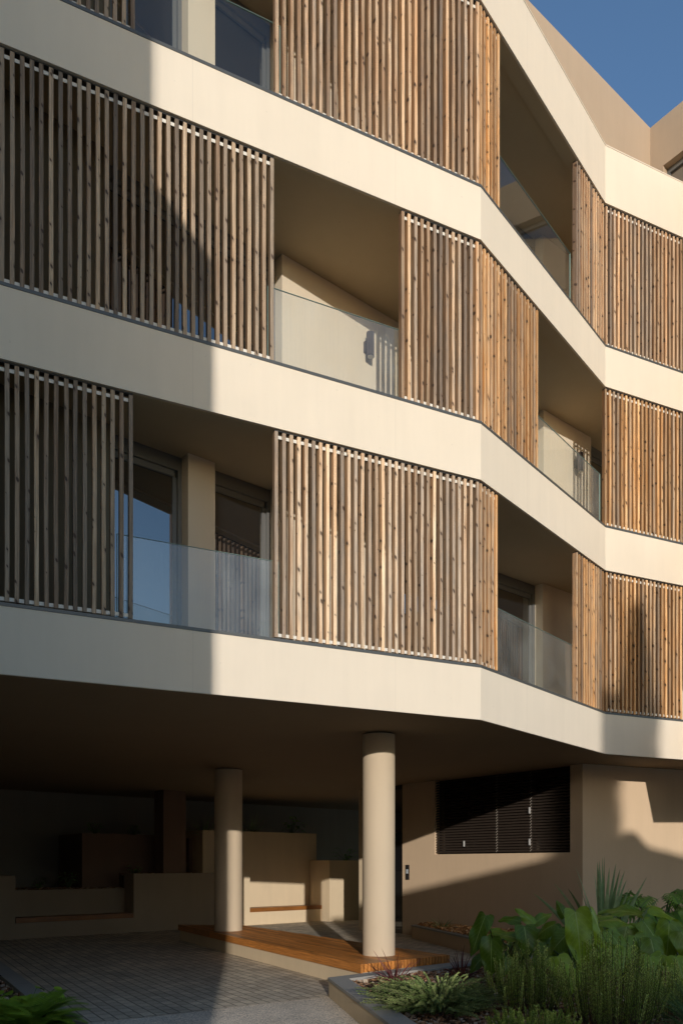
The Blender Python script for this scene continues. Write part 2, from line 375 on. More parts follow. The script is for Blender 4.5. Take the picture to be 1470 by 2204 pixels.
# rear walls and windows of the three balcony storeys
tl = -4.1
def rear_wall(t0, t1, z0, z1, m=None): 
    mb = MB(); mb.box(RR.o, RR.a, RR.n, t0, t1, 0, .30, z0, z1); mb.build('wall', m or WARMW, B)
def window(t0, t1, z0, z1, split=None):
    d0, d1 = .16, .23
    f = MB()
    f.box(RR.o, RR.a, RR.n, t0, t1, d0, d1, z1 - .16, z1)            # head box
    f.box(RR.o, RR.a, RR.n, t0 + .08, t1 - .08, d0 + .03, d1, z1 - .23, z1 - .161)
    f.box(RR.o, RR.a, RR.n, t0, t1, d0, d1, z0, z0 + .06)
    for a, b in ((t0, t0 + .05), (t0 + .051, t0 + .10), (t1 - .10, t1 - .051), (t1 - .05, t1)):
        dd = .035 if (a > t0 + .01 and b < t1 - .01) else 0
        f.box(RR.o, RR.a, RR.n, a, b, d0 + dd, d1, z0 + .061, z1 - (.231 if dd else .161))
    cuts = [t0 + .1] + (split or []) + [t1 - .1]
    for c in (split or []): f.box(RR.o, RR.a, RR.n, c - .035, c + .035, d0 + .02, d1 - .005, z0 + .061, z1 - .231)
    fo = f.build('window', FRAME, B)
    for a, b in zip(cuts[:-1], cuts[1:]):
        p = MB(); p.box(RR.o, RR.a, RR.n, a + .001, b - .001, d0 + .05, d0 + .056, z0 + .061, z1 - .2305); p.build('pane', G_WIN, fo)
tR = lambda u: RR.t(u)
lay1 = [('w', tl, tR(238)), ('g', tR(238), tR(405)), ('w', tR(405), tR(463)), ('g', tR(463), tR(597)), ('w', tR(597), tR(860)), ('g', tR(860), tR(1168)), ('w', tR(1168), 11.5)]
lay2 = [('w', tl, tR(232)), ('g', tR(232), tR(607)), ('w', tR(607), tR(905)), ('g', tR(905), tR(1170)), ('w', tR(1170), tR(1272)), ('g', tR(1272), 9.2), ('w', 9.2, 11.5)]
for i, lay in ((1, lay1), (2, lay2), (3, lay1)):
    z0, z1 = BOT[i] + .451, BOT[i + 1] + .029
    for kind, a, b in lay:
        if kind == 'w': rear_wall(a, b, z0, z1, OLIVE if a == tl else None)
        else:
            n = max(1, round((b - a) / 2.2)); window(a, b, z0, z1, [a + (b - a) * k / n for k in range(1, n)])
    mb = MB(); pe = RR.p(tl - .002, .12)          # end wall that follows the band where the balcony closes
    mb.box(pe, -SA.a, SA.n, 0, 6, 0, .25, z0, z1); mb.build('wall', WARMW, B)
    mb = MB(); q = RR.p(11.502, .0); mb.box(q, V2(.9, -.43), V2(.43, .9), 0, 5, 0, .25, z0, z1); mb.build('wall', WARMW, B)

# penthouse set back behind the parapet
PH = V2(6.2, 15.4); g1 = V2(.797, .604); g2 = V2(.604, -.797)
mb = MB(); mb.box(PH, -g1, V2(-g1.y, g1.x), 0, 7.2, 0, .3, 12.9, 16.42); mb.build('penthouse_wall', TAUPE, B)
mb = MB(); mb.box(PH, g2, g1, 0, 7, 0, .3, 15.46, 16.42); mb.box(PH, g2, g1, 0, .28, 0, .3, 12.9, 15.459); mb.box(PH, g2, g1, 6.6, 7, 0, .3, 12.9, 15.459)
mb.build('penthouse_wall', TAUPE, B)
wf = MB(); wf.box(PH, g2, g1, .282, 6.598, .14, .2, 15.36, 15.458)
for k in range(4): wf.box(PH, g2, g1, .282 + 2.087 * k, .342 + 2.087 * k, .14, .2, 13.0, 15.359)
wfo = wf.build('window', FRAME, B)
for k in range(3):
    p = MB(); p.box(PH, g2, g1, .343 + 2.087 * k, .281 + 2.087 * (k + 1), .165, .171, 13.0, 15.359); p.build('pane', G_WIN, wfo)

# ---- ground floor: columns
def column(x, y, r, z0, z1):
    mb = MB(); n = 64
    vs = [(x + r * math.cos(2 * math.pi * k / n), y + r * math.sin(2 * math.pi * k / n), z) for z in (z0, z1) for k in range(n)]
    mb.add(vs, [(k, (k + 1) % n, n + (k + 1) % n, n + k) for k in range(n)]); o = mb.build('column', COLM, B, smooth=True); return o
column(.523, 10.78, .229, .331, 3.42); column(-2.18, 14.78, .268, .331, 3.42)

# ---- window wall and side wall
Wc = V2(4.39, 13.96); wd = (V2(1.386, 17.6) - Wc).normalized(); SW = Seg(Wc, -wd)   # runs leftwards with negative t
nW = inward(-wd)   # points away from camera?
if nW.dot(V2(0, 1)) < 0: nW = -nW
def tW(u):
    k = (u - U0) / F; return (k * Wc.y - Wc.x) / (wd.x - k * wd.y)
tE = tW(866); tw0, tw1 = tW(1227), tW(935.5)
ZW = 1.825
mb = MB()
mb.box(Wc, wd, nW, .001, tw0, 0, .25, 0, 3.439); mb.box(Wc, wd, nW, tw1, tE, 0, .25, 0, 3.439); mb.box(Wc, wd, nW, tw0 + .0005, tw1 - .0005, 0, .25, 0, ZW)
mb.build('wall', GROUNDW, B)
d2 = V2(.919, .394); n2 = V2(-.394, .919)
mb = MB(); mb.box(Wc, d2, n2, 0, 11, .0, .25, 0, 3.439); mb.build('wall', GROUNDW, B)
# ribbon window with an outside blind
wf = MB(); wf.box(Wc, wd, nW, tw0, tw1, .15, .2, ZW, ZW + .06); wf.box(Wc, wd, nW, tw0, tw1, .15, .2, 3.32, 3.439)
cuts = [tw1, tW(998), tW(1139), tw0]
for c in cuts: wf.box(Wc, wd, nW, max(tw0, c - .03), min(tw1, c + .03), .151, .199, ZW + .061, 3.319)
win = wf.build('window', DARKM, B, 'wide window behind dark brown blinds')
p = MB(); p.box(Wc, wd, nW, tw0 + .01, tw1 - .01, .17, .176, ZW + .06, 3.32); p.build('pane', G_WIN, win)
bl = MB(); z = ZW + .03; k = 0
while z < 3.38:
    # tilted slat: slightly curved
    for seg in range(3):
        da = .025 + .028 * seg / 3 * 1.6; db = .025 + .028 * (seg + 1) / 3 * 1.6
        za = z + .040 * (seg / 3) ** .8 * 1.1; zb = z + .040 * ((seg + 1) / 3) ** .8 * 1.1
        vs = []
        for t in (tw0 + .006, tw1 - .006):
            for d, zz in ((da, za), (db, zb)):
                q = Wc + wd * t + nW * d; vs.append((q.x, q.y, zz))
        bl.add(vs, [(0, 1, 3, 2)])
    z += .056; k += 1
blo = bl.build('window_blind', BLIND, win)
for u in (1066, 1139):
    c = MB(); t = tW(u); z = ZW + .03; 
    while z < 3.38:
        q = Wc + wd * t + nW * .018; q2 = Wc + wd * (t - .02) + nW * .05
        c.tube([(q.x, q.y, z), (q2.x, q2.y, z + .045)], .0042, seg=5); z += .056
    c.build('ladder_cord', CORDM, blo)
for u, v in ((1139, 1745), (1139, 1813), (998, 1817)):
    t = tW(u); q = Wc + wd * t; s = F / q.y; z = EYE + (VH - v) / s
    h = MB(); h.box(Wc, wd, nW, t - .012, t + .012, -.004, .022, z - .06, z + .06); h.build('handle', LENS, win)
# entrance door between window wall and column
mb = MB(); mb.box(Wc, wd, nW, tE + .001, tE + .07, .06, .12, 0, 3.439); mb.box(Wc, wd, nW, tE + 1.25, tE + 1.32, .06, .12, 0, 3.439); mb.box(Wc, wd, nW, tE + .071, tE + 1.249, .06, .12, 2.35, 2.43)
mb.box(Wc, wd, nW, tE + .071, tE + 1.249, .06, .12, 3.34, 3.439)
dr = mb.build('door', DARKM, B)
mb = MB(); mb.box(Wc, wd, nW, tE + .071, tE + 1.249, .085, .091, .0, 2.349); mb.box(Wc, wd, nW, tE + .071, tE + 1.249, .085, .091, 2.431, 3.339); mb.build('pane', G_WIN, dr)
# ---- rear of the undercroft
V0 = V2(-7.2, 16.2); vd = V2(.769, .639).normalized(); SV = Seg(V0, vd)
tV = lambda u, d=0: SV.t(u, d)
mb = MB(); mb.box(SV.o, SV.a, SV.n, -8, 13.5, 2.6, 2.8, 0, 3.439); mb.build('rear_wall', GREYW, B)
mb = MB(); q = SV.p(-5.2, -6); mb.box(q, SV.n, -SV.a, 0, 8.7, 0, .25, 0, 3.439); mb.build('side_wall', GREYW, B)  # unseen closing wall, added to keep the undercroft dark
eW = Wc + wd * (tE + 1.325); mb = MB(); mb.box(eW + nW * .0, nW, -wd, 0, 6, -.2, 0, 0, 3.439); mb.build('side_wall', BEIGE, B)
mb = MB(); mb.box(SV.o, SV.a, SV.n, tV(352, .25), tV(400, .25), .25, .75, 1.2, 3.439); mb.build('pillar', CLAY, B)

# stepped planters under the soffit (all one rendered wall)
GW = thing('stepped_planter_wall', 'long beige stepped planter wall with bench niches at the dark rear of the undercroft', 'planter wall', (SV.p(4).x, SV.p(4).y, 0))
def vbox(mb, u0, u1, d0, d1, z0, z1): mb.box(SV.o, SV.a, SV.n, tV(u0, d0) if u0 > -900 else -6, tV(u1, d0), d0, d1, z0, z1)
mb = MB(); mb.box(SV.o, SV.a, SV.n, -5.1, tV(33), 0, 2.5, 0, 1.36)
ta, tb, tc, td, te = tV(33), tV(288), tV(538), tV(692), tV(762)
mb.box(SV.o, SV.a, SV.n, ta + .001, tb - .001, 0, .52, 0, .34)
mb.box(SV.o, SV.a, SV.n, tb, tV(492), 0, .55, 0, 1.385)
mb.build('front_wall', BEIGE_SHADE, GW)
mb = MB(); mb.box(SV.o, SV.a, SV.n, tV(492) + .001, tc, 0, .55, 0, 1.385)
mb.box(SV.o, SV.a, SV.n, tc + .001, td - .001, 0, .45, 0, .34)
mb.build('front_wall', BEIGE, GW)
mb = MB(); mb.box(SV.o, SV.a, SV.n, ta + .001, tb - .001, .521, .66, 0, 1.03); mb.build('niche_back', BEIGE_SHADE, GW)
mb = MB(); mb.box(SV.o, SV.a, SV.n, tV(435, .6), td + .25, .56, .70, 0, 2.5); mb.box(SV.o, SV.a, SV.n, tV(436, .6), tV(448, .6), .701, 2.2, 0, 2.5); mb.build('tall_wall', BEIGE, GW)
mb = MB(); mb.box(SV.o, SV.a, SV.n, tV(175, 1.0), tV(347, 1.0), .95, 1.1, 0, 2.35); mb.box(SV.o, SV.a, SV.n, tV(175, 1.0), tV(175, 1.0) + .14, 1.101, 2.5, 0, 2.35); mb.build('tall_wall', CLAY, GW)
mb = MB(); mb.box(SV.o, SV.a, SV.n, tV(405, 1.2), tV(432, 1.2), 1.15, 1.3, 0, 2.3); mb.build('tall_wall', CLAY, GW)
mb = MB(); mb.box(SV.o, SV.a, SV.n, td, te, -.36, 1.2, 0, 1.72); mb.build('end_pier', BEIGE, GW)
mb = MB(); mb.box(SV.o, SV.a, SV.n, te + .06, te + .2, .05, .11, 0, 1.62); mb.build('end_panel', GREYW, GW)
mb = MB()
mb.box(SV.o, SV.a, SV.n, ta + .02, tV(175, 1.) + .3, .661, 2.5, .3, 1.0); mb.box(SV.o, SV.a, SV.n, tV(175, 1.) + .301, tb + .4, .661, .949, .3, 1.0)
mb.box(SV.o, SV.a, SV.n, tb + .05, tV(430, .6), .551, .949, .3, 1.34); mb.box(SV.o, SV.a, SV.n, tV(350, 1.) + .02, tV(404, 1.2), .95, 2.5, .3, 1.34)
mb.box(SV.o, SV.a, SV.n, tV(436, .6) + .15, td + .2, .701, 2.5, 1.5, 2.43); mb.box(SV.o, SV.a, SV.n, tV(175, 1.) + .15, tV(347, 1.), 1.101, 2.5, 1.5, 2.28)
mb.build('soil_fill', SOIL, GW)
def bench(t0, t1, d0, label):
    c = SV.p((t0 + t1) / 2); b_ = thing('wooden_bench', label, 'bench', (c.x, c.y, .34), 'benches set in the planter wall')
    nb = 4; D = .46; zt = .45
    for k in range(nb):
        w_ = D / nb; m_ = MB(); r = random.random
        m_.box(SV.o, SV.a, SV.n, t0, t1, d0 + k * w_, d0 + (k + 1) * w_ - .008, zt - .028 if k else zt - .105, zt, wc=[(k * .1 + (i % 4 in (1, 2)) * 0, (t0 if i % 4 in (0, 3) else t1) + k * 3, .1 * (i // 4)) for i in range(8)], tone=r())
        m_.build('front_board' if k == 0 else 'seat_board', DECKW, b_)
    return b_
bench(ta + .012, tb - .012, -.012, 'low timber bench in the wide shaded niche near the kerb')
bench(tc + .012, td + .25, -.012, 'low timber bench in the sunlit niche between the two columns')

# ---------------------------------------------------------------- timber screens
def screen(seg, t0, t1, i, m, label, skip0=False):
    z0, z1 = TOP[i] + .036, BOT[i + 1] - .004
    c = seg.p((t0 + t1) / 2, .06); S = thing('timber_screen', label, 'screen', (c.x, c.y, z0), 'vertical timber slat screens along the balconies')
    pitch, wd_, dp = .088, .042, .074; n = max(1, round((t1 - t0 - wd_) / pitch)); pitch = (t1 - t0 - wd_) / n
    mb = MB()
    for k in range(n + 1):
        a = t0 + k * pitch + random.uniform(-.003, .003); r = random.random(); ox, oz = random.uniform(0, 50), random.uniform(0, 90)
        d0 = .022 + random.uniform(-.0015, .0015); za, zb = z0 + .012 + random.uniform(0, .006), z1 - .016 - random.uniform(0, .006)
        vs = []; wc = []; rn = []; ch = .0035; lean = random.uniform(-.006, .006)
        prof = [(ch, 0), (wd_ - ch, 0), (wd_, ch), (wd_, dp - ch), (wd_ - ch, dp), (ch, dp), (0, dp - ch), (0, ch)]
        nz = 4
        for j in range(nz + 1):
            z = za + (zb - za) * j / nz; bow = lean * math.sin(math.pi * j / nz)
            for (x, y) in prof:
                p = seg.p(a + x + bow, d0 + y); vs.append((p.x, p.y, z)); wc.append((x + ox, y + ox * .37, z + oz)); rn.append(y)
        fs = [tuple(range(8))[::-1], tuple(range(nz * 8, nz * 8 + 8))]
        for j in range(nz):
            for q in range(8): fs.append((j * 8 + q, j * 8 + (q + 1) % 8, (j + 1) * 8 + (q + 1) % 8, (j + 1) * 8 + q))
        mb.add(vs, fs, wc, r, rn)
    mb.build('slats', m, S)
    for zz, nm in ((z1 - .085, 'top_bar'), (z0 + .030, 'bottom_bar')):
        b_ = MB(); b_.box(seg.o, seg.a, seg.n, t0 + .02, t1 - .02, .046, .052, zz, zz + .036); bo = b_.build(nm, ALU, S)
    tr = MB(); tr.box(seg.o, seg.a, seg.n, t0, t1, .028, .085, z1 - .012, z1 + .002); tr.build('top_track', TRACK, S)
    return S
xA = lambda u: SA.t(u, .05); xB = lambda u: SB.t(u, .02); xC = lambda u: SCc.t(u, .05)
LE = -3.6
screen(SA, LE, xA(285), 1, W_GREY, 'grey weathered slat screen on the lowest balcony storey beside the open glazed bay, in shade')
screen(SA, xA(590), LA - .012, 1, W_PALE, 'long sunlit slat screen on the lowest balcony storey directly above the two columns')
screen(SB, .03, xB(1072), 1, W_WARM, 'narrow slat screen of few slats just round the first fold, lowest balcony storey')
screen(SB, xB(1242), LB - .01, 1, W_WARM, 'orange slat screen before the second fold on the lowest balcony storey')
screen(SCc, .03, LC - .05, 1, W_WARM, 'orange slat screen past the second fold, lowest storey, with a dark tree shadow')
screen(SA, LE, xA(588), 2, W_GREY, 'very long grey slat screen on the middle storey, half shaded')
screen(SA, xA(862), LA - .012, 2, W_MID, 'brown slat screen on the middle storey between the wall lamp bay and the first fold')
screen(SB, .03, xB(1159), 2, W_WARM, 'orange slat screen on the middle storey just past the first fold')
screen(SCc, .012, LC - .05, 2, W_WARM, 'orange slat screen past the second fold on the middle balcony storey')
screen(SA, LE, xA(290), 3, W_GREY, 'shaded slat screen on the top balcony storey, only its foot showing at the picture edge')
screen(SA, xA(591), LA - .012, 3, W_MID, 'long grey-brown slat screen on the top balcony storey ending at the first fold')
screen(SB, .03, xB(1076), 3, W_WARM, 'narrow slat screen just round the first fold on the top storey beside the dark opening')
screen(SB, xB(1242), LB - .01, 3, W_MID, 'orange edged slat screen before the second fold on the top balcony storey')
screen(SCc, .03, LC - .05, 3, W_MID, 'mixed grey and orange slat screen past the second fold, under the top parapet')

# ---------------------------------------------------------------- glass balustrades
def balustrade(seg, t0, t1, i, label, d=.115, joints=()):
    z0 = TOP[i] - .02; z1 = TOP[i] + .925; c = seg.p((t0 + t1) / 2, d); Bq = thing('glass_balustrade', label, 'balustrade', (c.x, c.y, z0), 'frameless glass balustrades')
    cuts = [t0] + list(joints) + [t1]
    for a, b in zip(cuts[:-1], cuts[1:]):
        p = seg.p(a + .004, d); q = seg.p(b - .004, d)
        m_ = MB(); m_.add([(p.x, p.y, z0), (q.x, q.y, z0), (q.x, q.y, z1 - .003), (p.x, p.y, z1 - .003)], [(0, 1, 2, 3)]); m_.build('glass_panel', G_BAL3 if i == 3 else G_BAL, Bq)
        e = MB(); e.box(seg.o, seg.a, seg.n, a + .004, b - .004, d - .008, d + .008, z1 - .0029, z1)
        for x in (a + .004, b - .010): e.box(seg.o, seg.a, seg.n, x, x + .006, d - .008, d + .008, z0, z1 - .003)
        e.build('glass_edge', G_EDGE, Bq)
    ch = MB(); ch.box(seg.o, seg.a, seg.n, t0, t1, .08, .15, TOP[i] + .003, TOP[i] + .03); ch.build('base_channel', TRIM, Bq)
    return Bq
dG = .115
balustrade(SA, SA.t(250, dG), SA.t(600, dG), 1, 'clear glass balustrade before dark windows and a pillar, lowest storey, facing the shade')
balustrade(SB, SB.t(1060, dG), SB.t(1246, dG), 1, 'glass balustrade reflecting slats on the lowest storey between the two folds')
balustrade(SA, SA.t(575, dG), SA.t(874, dG), 2, 'sunlit glass balustrade before the cream wall with a lamp, middle storey, nearer fold')
balustrade(SB, SB.t(1140, dG), SB.t(1291, dG), 2, 'glass balustrade on the middle storey ending beside a dark gap before the second fold')
balustrade(SA, SA.t(270, dG), SA.t(604, dG), 3, 'glass balustrade on the top storey before two tall windows, cut by the picture top')
balustrade(SB, SB.t(1060, dG), SB.t(1227, dG), 3, 'glass balustrade on the top storey mirroring blue sky and a tan wall')

# ---------------------------------------------------------------- wall lamps
def lamp_proto():
    L = thing('wall_lamp', 'x', 'wall lamp', (0, 0, 0), 'fluted cylinder wall lamps on balcony walls')
    mb = MB(); n = 96; r = .055; h = .33
    vs = []
    for z in (-h / 2, h / 2):
        for k in range(n):
            rr = r * (1 - .07 * (k % 4 in (0, 1))); an = 2 * math.pi * k / n; vs.append((rr * math.cos(an), -.10 + rr * math.sin(an), z))
    mb.add(vs, [(k, (k + 1) % n, n + (k + 1) % n, n + k) for k in range(n)] + [tuple(range(n, 2 * n))]); mb.build('body', BRONZE, L)
    mb = MB(); vs = [(r * .78 * math.cos(k * math.pi / 16), -.10 + r * .78 * math.sin(k * math.pi / 16), z) for z in (-h / 2 + .002, -h / 2 - .004) for k in range(32)]
    mb.add(vs, [tuple(range(32, 64))[::-1]] + [(k, (k + 1) % 32, 32 + (k + 1) % 32, 32 + k) for k in range(32)])
    mb.build('lens', LENS, L)
    mb = MB(); mb.box((0, 0), (1, 0), (0, 1), -.04, .04, -.045, 0, -.075, .075); mb.build('mounting_plate', BRONZE, L)
    return L
def place_lamp(u, v, label, o):
    t = tR(u); p = RR.p(t, 0); s = F / p.y; o.location = (p.x, p.y, EYE + (VH - v) / s); o.rotation_euler = (0, 0, math.atan2(RR.a.y, RR.a.x)); o['label'] = label
def copy_tree(o, parent=None):
    c = o.copy(); C.objects.link(c); c.parent = parent
    for ch in o.children: copy_tree(ch, c)
    return c
lp = lamp_proto()
place_lamp(787, 750, 'bronze fluted wall lamp on the sunlit wall of the middle storey before the first fold', lp)
l2 = copy_tree(lp); place_lamp(1238, 1000, 'bronze fluted wall lamp crossed by slat shadows, middle storey between the folds', l2)
l3 = copy_tree(lp); place_lamp(1234, 1368, 'dark wall lamp beside the orange screen on the lowest balcony storey', l3)

# intercom
it = tW(877.5); q = Wc + wd * it - nW * .004; s = F / q.y
IC = thing('intercom', 'slim dark intercom panel with a pale keypad beside the entrance door', 'intercom', (q.x, q.y, 1.3))
mb = MB(); mb.box(Wc, wd, nW, it - .055, it + .055, -.018, -.001, EYE - .345, EYE - .005); mb.build('housing', DARKM, IC)
mb = MB()
for r_ in range(4):
    for c_ in range(3): mb.box(Wc, wd, nW, it - .03 + c_ * .022, it - .013 + c_ * .022, -.022, -.0181, EYE - .20 + r_ * .024, EYE - .182 + r_ * .024)
mb.build('keypad', KEYP, IC)

# ---------------------------------------------------------------- deck
dk0 = V2(-3.45, 16.2); de = V2(.497, -.868).normalized(); dn = V2(-de.y, de.x)   # dn: to the right / away
K = Seg(V2(.817, 10.2), V2(.78, .63))
DK = thing('timber_deck', 'low reddish hardwood deck running under both columns', 'deck', (-1.2, 13, 0))
def inter(o, d, o2, e2):
    den = d.x * e2.y - d.y * e2.x; w_ = o2 - o; return (w_.x * e2.y - w_.y * e2.x) / den
mb = MB(); W_ = .0; k = 0; bw = .058; cols = []
bk0, bk1 = V2(-2.06, 16.0), V2(1.49, 10.75)     # back edge, slightly splayed
bkd = (bk1 - bk0).normalized()
left0, left1 = dk0, V2(-2.06, 16.0)
width_end = 1.7
while k * bw < 2.2:
    o = dk0 + dn * (k * bw)
    ts = inter(o, de, left0, (left1 - left0)) if k * bw < (left1 - dk0).dot(dn) else inter(o, de, bk0, bkd)
    te_ = inter(o, de, K.o, K.a)
    if te_ - ts > .05 and ts < te_:
        nb = [ts]; 
        while te_ - nb[-1] > 2.6: nb.append(nb[-1] + random.uniform(1.6, 2.4))
        nb.append(te_)
        for a, b in zip(nb[:-1], nb[1:]):
            r = random.random(); oo = k * .31
            mb.box(o, de, dn, a + .001, b - .001, 0 if k else .03, bw - .017, .222, .33, wc=[(oo + (0 if i % 4 < 2 else bw), (a if i % 4 in (0, 3) else b) + k * 5.3, oo + .03 * (i // 4)) for i in range(8)], tone=r)
    k += 1
mb.build('deck_boards', DECKW, DK)
tend = inter(dk0, de, K.o, K.a)
fm = MB()
for a, b in ((0, 1.9), (1.902, 4.3), (4.302, tend)):
    fm.box(dk0, de, dn, a, b, -.002, .028, .215, .3305, wc=[(5 + (0 if i % 4 < 2 else .03), (a if i % 4 in (0, 3) else b) + a, 3 + .115 * (i // 4)) for i in range(8)], tone=random.random())
ld = (left1 - left0).normalized(); fm.box(left0, ld, V2(-ld.y, ld.x), 0, (left1 - left0).length, 0, .03, .215, .3295, wc=[(1, (i % 4 in (1, 2)) * 1.5, .1 * (i // 4)) for i in range(8)], tone=.3)
fm.build('edge_board', DECKW, DK)
# joist ends showing at the comb end
pl = MB(); fi = .03
pp = [dk0 + dn * fi + de * .03, dk0 + de * (tend - .05) + dn * fi, bk1 - bkd * .08, bk0 + bkd * .05]
pl.prism([tuple(p) for p in pp], 0.003, .2145); pl.build('plinth', BEIGE, DK)

# ---------------------------------------------------------------- planters in front
def ribbon(mb, pts, w_, z0, z1, side=1):
    ins = offset(pts, w_ * side)
    for k in range(len(pts) - 1): mb.prism([tuple(pts[k]), tuple(pts[k + 1]), tuple(ins[k + 1]), tuple(ins[k])], z0, z1)
K0 = V2(-.165, 9.26); kf = V2(.209, -.978); kb = V2(.767, .64).normalized()
KJ = K0 + kb * 3.85
line = [K0 + kf * 7.5, K0, KJ]
line = line[::-1]     # right end -> corner -> towards the viewer
PLR = thing('garden_planter', 'low angular planter with grey coping holding the big-leaved garden bed by the deck', 'planter', (K0.x, K0.y, 0), 'planted beds')
def strip(pts, d0, d1, z0, z1):
    a_ = offset(pts, d0); b_ = offset(pts, d1); mb = MB()
    for k in range(len(pts) - 1): mb.prism([tuple(a_[k]), tuple(a_[k + 1]), tuple(b_[k + 1]), tuple(b_[k])], z0, z1)
    return mb
strip(line, .012, .10, 0, .199).build('side_wall', BEIGE, PLR)
strip(line, 0, .23, .2, .235).build('coping', CONC, PLR)
M0 = V2(1.51, 16.6); mf = V2(.268, -.963).normalized(); MJ = M0 + mf * 4.9
Mw = V2(2.35, 16.42)
lineM = [MJ, M0, V2(1.83, 17.0)][::1]
lineM = [V2(1.83, 17.02), M0, MJ]
PLM = thing('bark_planter', 'narrow low planter of orange bark chips along the taupe window wall', 'planter', (M0.x, M0.y, 0), 'planted beds')
strip(lineM, .012, .10, 0, .258).build('side_wall', GROUNDW, PLM)
strip(lineM, 0, .2, .259, .292).build('coping', CONC, PLM)
# soil sheets
def sheet(name, poly, z, m, bumps=.03, n=60, label=None):
    xs = [p[0] for p in poly]; ys = [p[1] for p in poly]; x0, x1, y0, y1 = min(xs), max(xs), min(ys), max(ys); mb = MB()
    def inside(x, y):
        c = False; j = len(poly) - 1
        for i in range(len(poly)):
            xi, yi = poly[i]; xj, yj = poly[j]
            if (yi > y) != (yj > y) and x < (xj - xi) * (y - yi) / (yj - yi) + xi: c = not c
            j = i
        return c
    from mathutils import noise as N
    H = lambda x, y: z + bumps * N.noise((x * 2.1, y * 2.1, 3)) + bumps * .6 * N.noise((x * 6, y * 6, 1))
    mb.add([(p[0], p[1], z) for p in poly], [tuple(range(len(poly)))])
    o = mb.build(name, m); tag(o, label, None, None, 'structure'); return inside, H, (x0, x1, y0, y1)
oR = offset(line, .15); oM = offset(lineM, .12)
polyR = [tuple(oR[2]), tuple(oR[1]), tuple(oR[0]), (8.5, 15.4), (11, 12), (9, 2.2)]
polyM = [tuple(oM[2]), tuple(oM[1]), (1.95, 16.85), (4.36, 13.93), (9, 15.7), (8.6, 13.5)]
insR, HR, bbR = sheet('planting_soil', polyR, .165, SOIL, label='dark soil of the garden bed under bark mulch')
insM, HM, bbM = sheet('planting_soil', polyM, .235, SOIL, label='soil along the window wall under bark mulch')
KL0, KL1 = V2(-5.2, 11.7), V2(-2.99, 8.14); kld = (KL1 - KL0).normalized(); KLa = KL0 - kld * 3.5; KLb = KL0 + kld * 9
lnL = Seg(KLa, kld)
KB = thing('stone_kerb', 'straight light grey kerb between the block paving and the fern bed', 'kerb', (KLa.x, KLa.y, 0))
nL = V2(kld.y, -kld.x)   # to the left of travel towards viewer ... bed side
if nL.x > 0: nL = -nL
for k in range(6):
    mb = MB(); mb.box(KLa, kld, nL, k * 2.0 + .003, k * 2.0 + 1.997, 0, .22, 0, .12); mb.build('kerb_stone', CONC, KB)
polyL = [tuple(KLa + nL * .221), tuple(KLb + nL * .221), (-8, 2), (-12, 8)]
insL, HL, bbL = sheet('planting_soil', polyL, .05, SOIL, label='soil of the fern bed outside the kerb')

def chips(name, ins, H, bb, n, label, sz=(.012, .045), near=None):
    mb = MB(); c = 0; tries = 0
    while c < n and tries < n * 30:
        tries += 1
        x, y = random.uniform(bb[0], bb[1]), random.uniform(bb[2], bb[3])
        if not ins(x, y): continue
        if near and not near(x, y): continue
        L = random.uniform(*sz); W = L * random.uniform(.3, .7); T = random.uniform(.003, .009)
        rot = Matrix.Rotation(random.uniform(0, 6.28), 3, 'Z') @ Matrix.Rotation(random.gauss(0, .5), 3, 'X') @ Matrix.Rotation(random.gauss(0, .4), 3, 'Y')
        z = H(x, y) + random.uniform(.0, .035); o = Vector((x, y, z)); vs = []
        for k_ in (-1, 1):
            for (a, b) in ((-1, -.7), (.9, -1), (1, .8), (-.8, 1)): vs.append(o + rot @ Vector((a * L * random.uniform(.8, 1), b * W, k_ * T)))
        mb.add(vs, [(0, 3, 2, 1), (4, 5, 6, 7), (0, 1, 5, 4), (1, 2, 6, 5), (2, 3, 7, 6), (3, 0, 4, 7)], tone=random.random() ** 1.2); c += 1
    o = mb.build(name, CHIP2 if 'orange' in label else CHIP, fix=False); tag(o, label, None, None, 'stuff'); return o
vis = lambda x, y: y > 4.5 and abs(x / y) < .5
chips('bark_mulch', insR, HR, bbR, 17000, 'mixed brown bark chips covering the garden bed', (.012, .04), lambda x, y: vis(x, y) and y < 11.8)
chips('bark_mulch', insM, lambda x, y: HM(x, y) + .055, bbM, 9000, 'orange brown bark chips in the bed along the wall', (.018, .05), lambda x, y: x < 7.5)
chips('bark_mulch', insL, HL, bbL, 7000, 'brown bark chips beside the kerb and ferns', (.012, .04), lambda x, y: y > 6.5 and x / y > -.6)
cs = MB()
for (t0, t1, d0, d1, z) in ((ta, tV(175, 1.) + .2, .67, 1.9, 1.0), (tV(175, 1.), tb + .3, .67, .93, 1.0), (tb + .05, tV(430, .6), .56, .93, 1.34)):
    for _ in range(int((t1 - t0) * (d1 - d0) * 700)):
        p = SV.p(random.uniform(t0, t1), random.uniform(d0, d1)); L = random.uniform(.015, .04); rot = Matrix.Rotation(random.uniform(0, 6.28), 3, 'Z') @ Matrix.Rotation(random.gauss(0, .5), 3, 'X')
        o = Vector((p.x, p.y, z + random.uniform(0, .05)))
        cs.add([o + rot @ Vector((a * L, b * L * .5, c * .005)) for c in (-1, 1) for a, b in ((-1, -1), (1, -1), (1, 1), (-1, 1))], [(0, 3, 2, 1), (4, 5, 6, 7), (0, 1, 5, 4), (1, 2, 6, 5), (2, 3, 7, 6), (3, 0, 4, 7)], tone=random.random())
tag(cs.build('bark_mulch', CHIP, fix=False), 'bark chips on top of the stepped planter wall', None, None, 'stuff')

